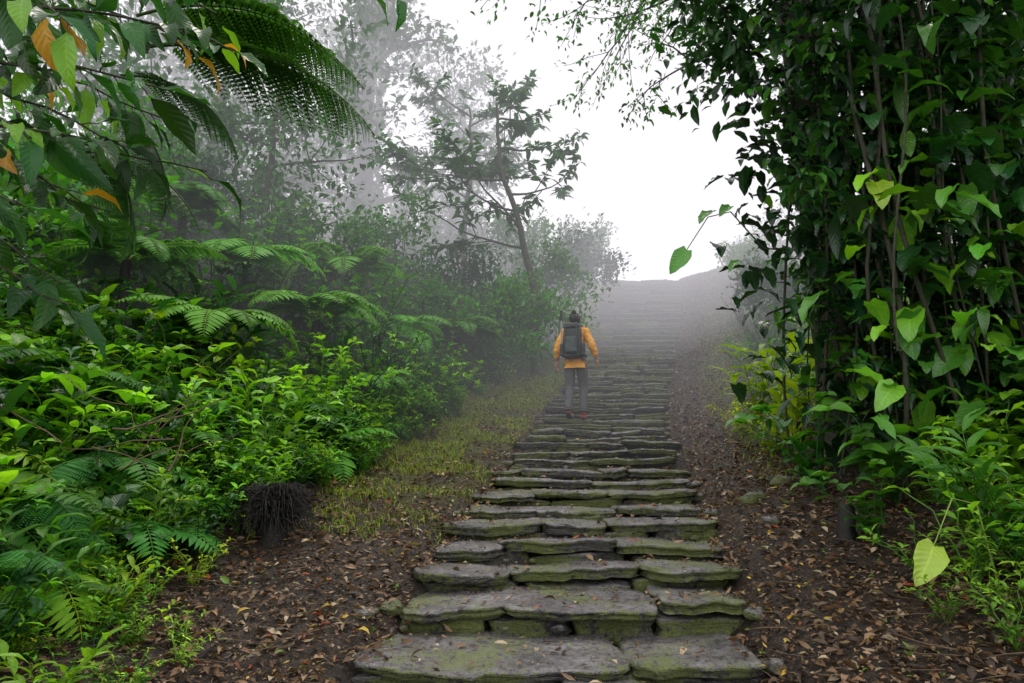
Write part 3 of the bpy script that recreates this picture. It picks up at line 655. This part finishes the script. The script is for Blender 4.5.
JJ=[((0,0,.93),(.165,.125)),((0,.01,1.1),(.155,.125)),((0,.025,1.27),(.18,.13)),((0,.03,1.40),(.11,.09)),((0,.035,1.45),(.07,.065)),
 ((-.17,.02,1.385),.078),((-.27,-.045,1.14),.07),((-.31,.05,.97),.05),((.17,.02,1.385),.078),((.28,-.045,1.14),.07),((.32,.06,.98),.05),((0,0,.88),(.175,.135))]
EE=[(0,1),(1,2),(2,3),(3,4),(3,5),(5,6),(6,7),(3,8),(8,9),(9,10),(0,11)]
jk=skinobj('jacket',JJ,EE,[M_jack],3,0)
for v in jk.data.vertices:
    c=v.co; n_=noise.noise(Vector((c.x*9,c.y*9,c.z*14)))*.018+noise.noise(Vector((c.x*22,c.y*22,c.z*30)))*.008
    v.co+=v.normal*n_
def addtube_bm(name,pts,rad,mat,sides=8,flat=1.):
    Bt=Batch(); tube(Bt,pts,rad,sides); return Bt.build(name,mat,True,hk)
th_=np.linspace(0,2*np.pi,17); addtube_bm('collar',np.c_[.072*np.cos(th_),.03+.07*np.sin(th_),1.455+.012*np.sin(th_)*-1],.022,M_jack)
addtube_bm('hem',np.c_[.172*np.cos(th_),.135*np.sin(th_),.872+0*th_],.014,M_jack)
addtube_bm('cuff',np.c_[-.105+.055*np.cos(th_),-.12+.06*np.sin(th_),.14+0*th_],.014,M_pants)
addtube_bm('cuff',np.c_[.10+.055*np.cos(th_),.065+.06*np.sin(th_),.13+FR+0*th_],.014,M_pants)
def shoe(x,y,z,pitch):
    def tr(p): 
        yy,zz=p[1],p[2]; return (x+p[0],y+yy*math.cos(pitch)-zz*math.sin(pitch),z+yy*math.sin(pitch)+zz*math.cos(pitch))
    skinobj('shoe',[(tr((0,-.02,.045)),(.042,.045)),(tr((0,.08,.045)),(.045,.04)),(tr((0,.17,.035)),(.047,.03)),(tr((0,.21,.03)),(.035,.022)),(tr((0,-.015,.10)),(.045,.045))],[(0,1),(1,2),(2,3),(0,4)],[M_shoe,M_sole],2,0,lambda c:0)
    skinobj('sole',[(tr((0,-.05,.012)),(.04,.016)),(tr((0,.08,.010)),(.045,.014)),(tr((0,.2,.010)),(.045,.013))],[(0,1),(1,2)],[M_sole],1,1)
shoe(-.105,-.15,.06,-.3); shoe(.10,.03,FR+.004,0)
def hand(sx,w):
    w=Vector(w); js=[(tuple(w),.026),(tuple(w+Vector((0,.02,-.05))),(.036,.018)),(tuple(w+Vector((0,.03,-.09))),(.038,.016))]
    skinobj('palm',js,[(0,1),(1,2)],[M_skin],2,0)
    for i,(o,l) in enumerate([(-.026,.065),(-.009,.075),(.009,.07),(.026,.055)]):
        b=w+Vector((0.,.03+o,-.085)); 
        skinobj('finger',[(tuple(b),.0095),(tuple(b+Vector((-sx*.006,.008,-l*.45))),.009),(tuple(b+Vector((-sx*.018,.012,-l*.75))),.008),(tuple(b+Vector((-sx*.03,.012,-l))),.007)],[(0,1),(1,2),(2,3)],[M_skin],1,0)
    b=w+Vector((-sx*.005,.045,-.04)); skinobj('thumb',[(tuple(b),.012),(tuple(b+Vector((-sx*.01,.03,-.03))),.010),(tuple(b+Vector((-sx*.015,.04,-.06))),.008)],[(0,1),(1,2)],[M_skin],1,0)
hand(-1,(-.318,.09,.925)); hand(1,(.328,.10,.935))
def blob(name,c,s,mat,seg=16,fn=None):
    b=bmesh.new(); bmesh.ops.create_uvsphere(b,u_segments=seg,v_segments=seg//2+4,radius=1)
    for v in b.verts:
        v.co=Vector((v.co.x*s[0],v.co.y*s[1],v.co.z*s[2]))
        if fn: v.co=fn(v.co)
        v.co+=Vector(c)
    me=bpy.data.meshes.new(name); b.to_mesh(me); b.free(); me.materials.append(mat)
    for p in me.polygons: p.use_smooth=True
    o=bpy.data.objects.new(name,me); scene.collection.objects.link(o); o.parent=hk; return o
def hairfn(v):
    v=v.copy(); n_=noise.noise(v*30)*.006; v*=1+n_/max(.05,v.length)
    if v.y>.03 and v.z<.035: v.y=.03+(v.y-.03)*.1
    return v
blob('hair',(0,.035,1.605),(.092,.108,.108),M_hair,24,hairfn)
blob('hair_bun',(0,-.035,1.70),(.036,.036,.042),M_hair,14,lambda v:v*(1+.08*noise.noise(v*60)))
for s in (-1,1):
    blob('ear',(s*.083,.045,1.585),(.012,.02,.03),M_skin,10); blob('eye',(s*.03,.132,1.60),(.012,.008,.008),M_eye,10)
blob('nose',(0,.148,1.575),(.013,.018,.022),M_skin,10); blob('mouth',(0,.132,1.54),(.024,.008,.006),simplemat('lips',(.35,.1,.08)),10)
def rbox(name,c,s,mat,bev=.04,taper=.0,seg=4,wr=.006):
    b=bmesh.new(); bmesh.ops.create_cube(b,size=1)
    for v in b.verts: v.co=Vector((v.co.x*s[0]*(1-taper*(v.co.z>0)),v.co.y*s[1]*(1-taper*(v.co.z>0)),v.co.z*s[2]))
    bmesh.ops.bevel(b,geom=b.edges[:],offset=bev,segments=seg,affect='EDGES',profile=.5)
    bmesh.ops.subdivide_edges(b,edges=[e for e in b.edges if e.calc_length()>.06],cuts=4,use_grid_fill=True)
    for v in b.verts: v.co+=v.normal*noise.noise(v.co*14+Vector(c))*wr*2; v.co+=Vector(c)
    me=bpy.data.meshes.new(name); b.to_mesh(me); b.free(); me.materials.append(mat)
    for p in me.polygons: p.use_smooth=True
    o=bpy.data.objects.new(name,me); scene.collection.objects.link(o); o.parent=hk; return o
rbox('pack_body',(0,-.20,1.19),(.30,.20,.48),M_pack,.06,.12); rbox('pack_lid',(0,-.20,1.43),(.27,.21,.10),M_pack,.04,.15)
rbox('pack_pocket',(0,-.315,1.12),(.21,.07,.26),M_pack2,.03,.1); rbox('pack_base',(0,-.2,.965),(.27,.18,.09),M_pack,.035)
for s in (-1,1):
    rbox('side_pocket',(s*.155,-.2,1.05),(.06,.13,.2),M_pack,.025)
    addtube_bm('shoulder_strap',[(s*.08,-.12,1.42),(s*.10,-.04,1.48),(s*.11,.06,1.45),(s*.12,.15,1.33),(s*.13,.13,1.17),(s*.15,-.02,1.06),(s*.13,-.12,1.02)],.022,M_pack)
    addtube_bm('pack_strap',[(s*.09,-.31,1.42),(s*.095,-.325,1.3),(s*.095,-.35,1.15),(s*.09,-.31,.98)],.008,M_pack2,6)
addtube_bm('trekking_pole',[(-.175,-.24,.92),(-.165,-.24,1.55)],[.008,.011],M_metal); addtube_bm('pole_grip',[(-.165,-.24,1.52),(-.163,-.235,1.68)],[.017,.02],M_pack)
addtube_bm('hip_belt',np.c_[.18*np.cos(th_),.005+.14*np.sin(th_),.985+0*th_],.016,M_pack)
hk.location=(hx,hy,zl+.002); hk.rotation_euler=(0,0,-.28)
# ------------------------------------------------------------ mist
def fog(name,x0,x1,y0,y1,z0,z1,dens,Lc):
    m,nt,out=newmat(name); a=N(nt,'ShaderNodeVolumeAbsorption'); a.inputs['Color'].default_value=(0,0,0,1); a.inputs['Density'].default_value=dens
    em=N(nt,'ShaderNodeEmission'); em.inputs[0].default_value=(*Lc,1); em.inputs[1].default_value=dens  # own glow added to the mist, standing in for scattered daylight
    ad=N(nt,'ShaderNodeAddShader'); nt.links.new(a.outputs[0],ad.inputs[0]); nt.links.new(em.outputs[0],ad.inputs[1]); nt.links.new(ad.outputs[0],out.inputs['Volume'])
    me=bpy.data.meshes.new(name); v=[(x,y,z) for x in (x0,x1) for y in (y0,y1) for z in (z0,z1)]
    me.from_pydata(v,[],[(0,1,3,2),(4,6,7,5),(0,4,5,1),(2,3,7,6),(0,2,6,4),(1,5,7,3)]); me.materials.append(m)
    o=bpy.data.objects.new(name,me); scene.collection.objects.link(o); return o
fog('glowing_mist',-41,41,7.5,91,-12.5,24.5,.013,(.9,.9,.96))
fog('glowing_mist',-42,42,15.0,92,-13,25,.066,(1.04,.99,1.08))
fog('glowing_mist',-43,43,22.3,93,-13.5,32,.25,(1.08,1.07,1.09))
# ------------------------------------------------------------ world, sun, camera
w=bpy.data.worlds.new('World'); scene.world=w; w.use_nodes=True; nt=w.node_tree; bg=nt.nodes['Background']
sky=nt.nodes.new('ShaderNodeTexSky'); sky.sky_type='NISHITA'; sky.sun_disc=False; sky.sun_elevation=math.radians(62); sky.sun_rotation=math.radians(10); sky.dust_density=4
mx=mixc(nt,.6,sky.outputs[0],(20,20.0,19.8)); nt.links.new(mx,bg.inputs[0]); bg.inputs[1].default_value=.145
sd=bpy.data.lights.new('sun','SUN'); sd.energy=2.0; sd.angle=math.radians(12); sd.color=(1,.95,.87); so=bpy.data.objects.new('sun',sd); scene.collection.objects.link(so)
el=math.radians(62); az=math.radians(10); dv=Vector((math.sin(az)*math.cos(el),math.cos(az)*math.cos(el),math.sin(el))); so.rotation_euler=dv.to_track_quat('Z','Y').to_euler()
cam=bpy.data.cameras.new('camera'); cam.sensor_width=36; cam.lens=24.0; cam.clip_end=800; cam.clip_start=.05
co=bpy.data.objects.new('camera',cam); scene.collection.objects.link(co); co.location=(0,0,1.8); co.rotation_euler=(math.radians(90+11.3),0,0); scene.camera=co
print('VERTS',sum(len(o.data.vertices) for o in bpy.data.objects if o.type=='MESH'))
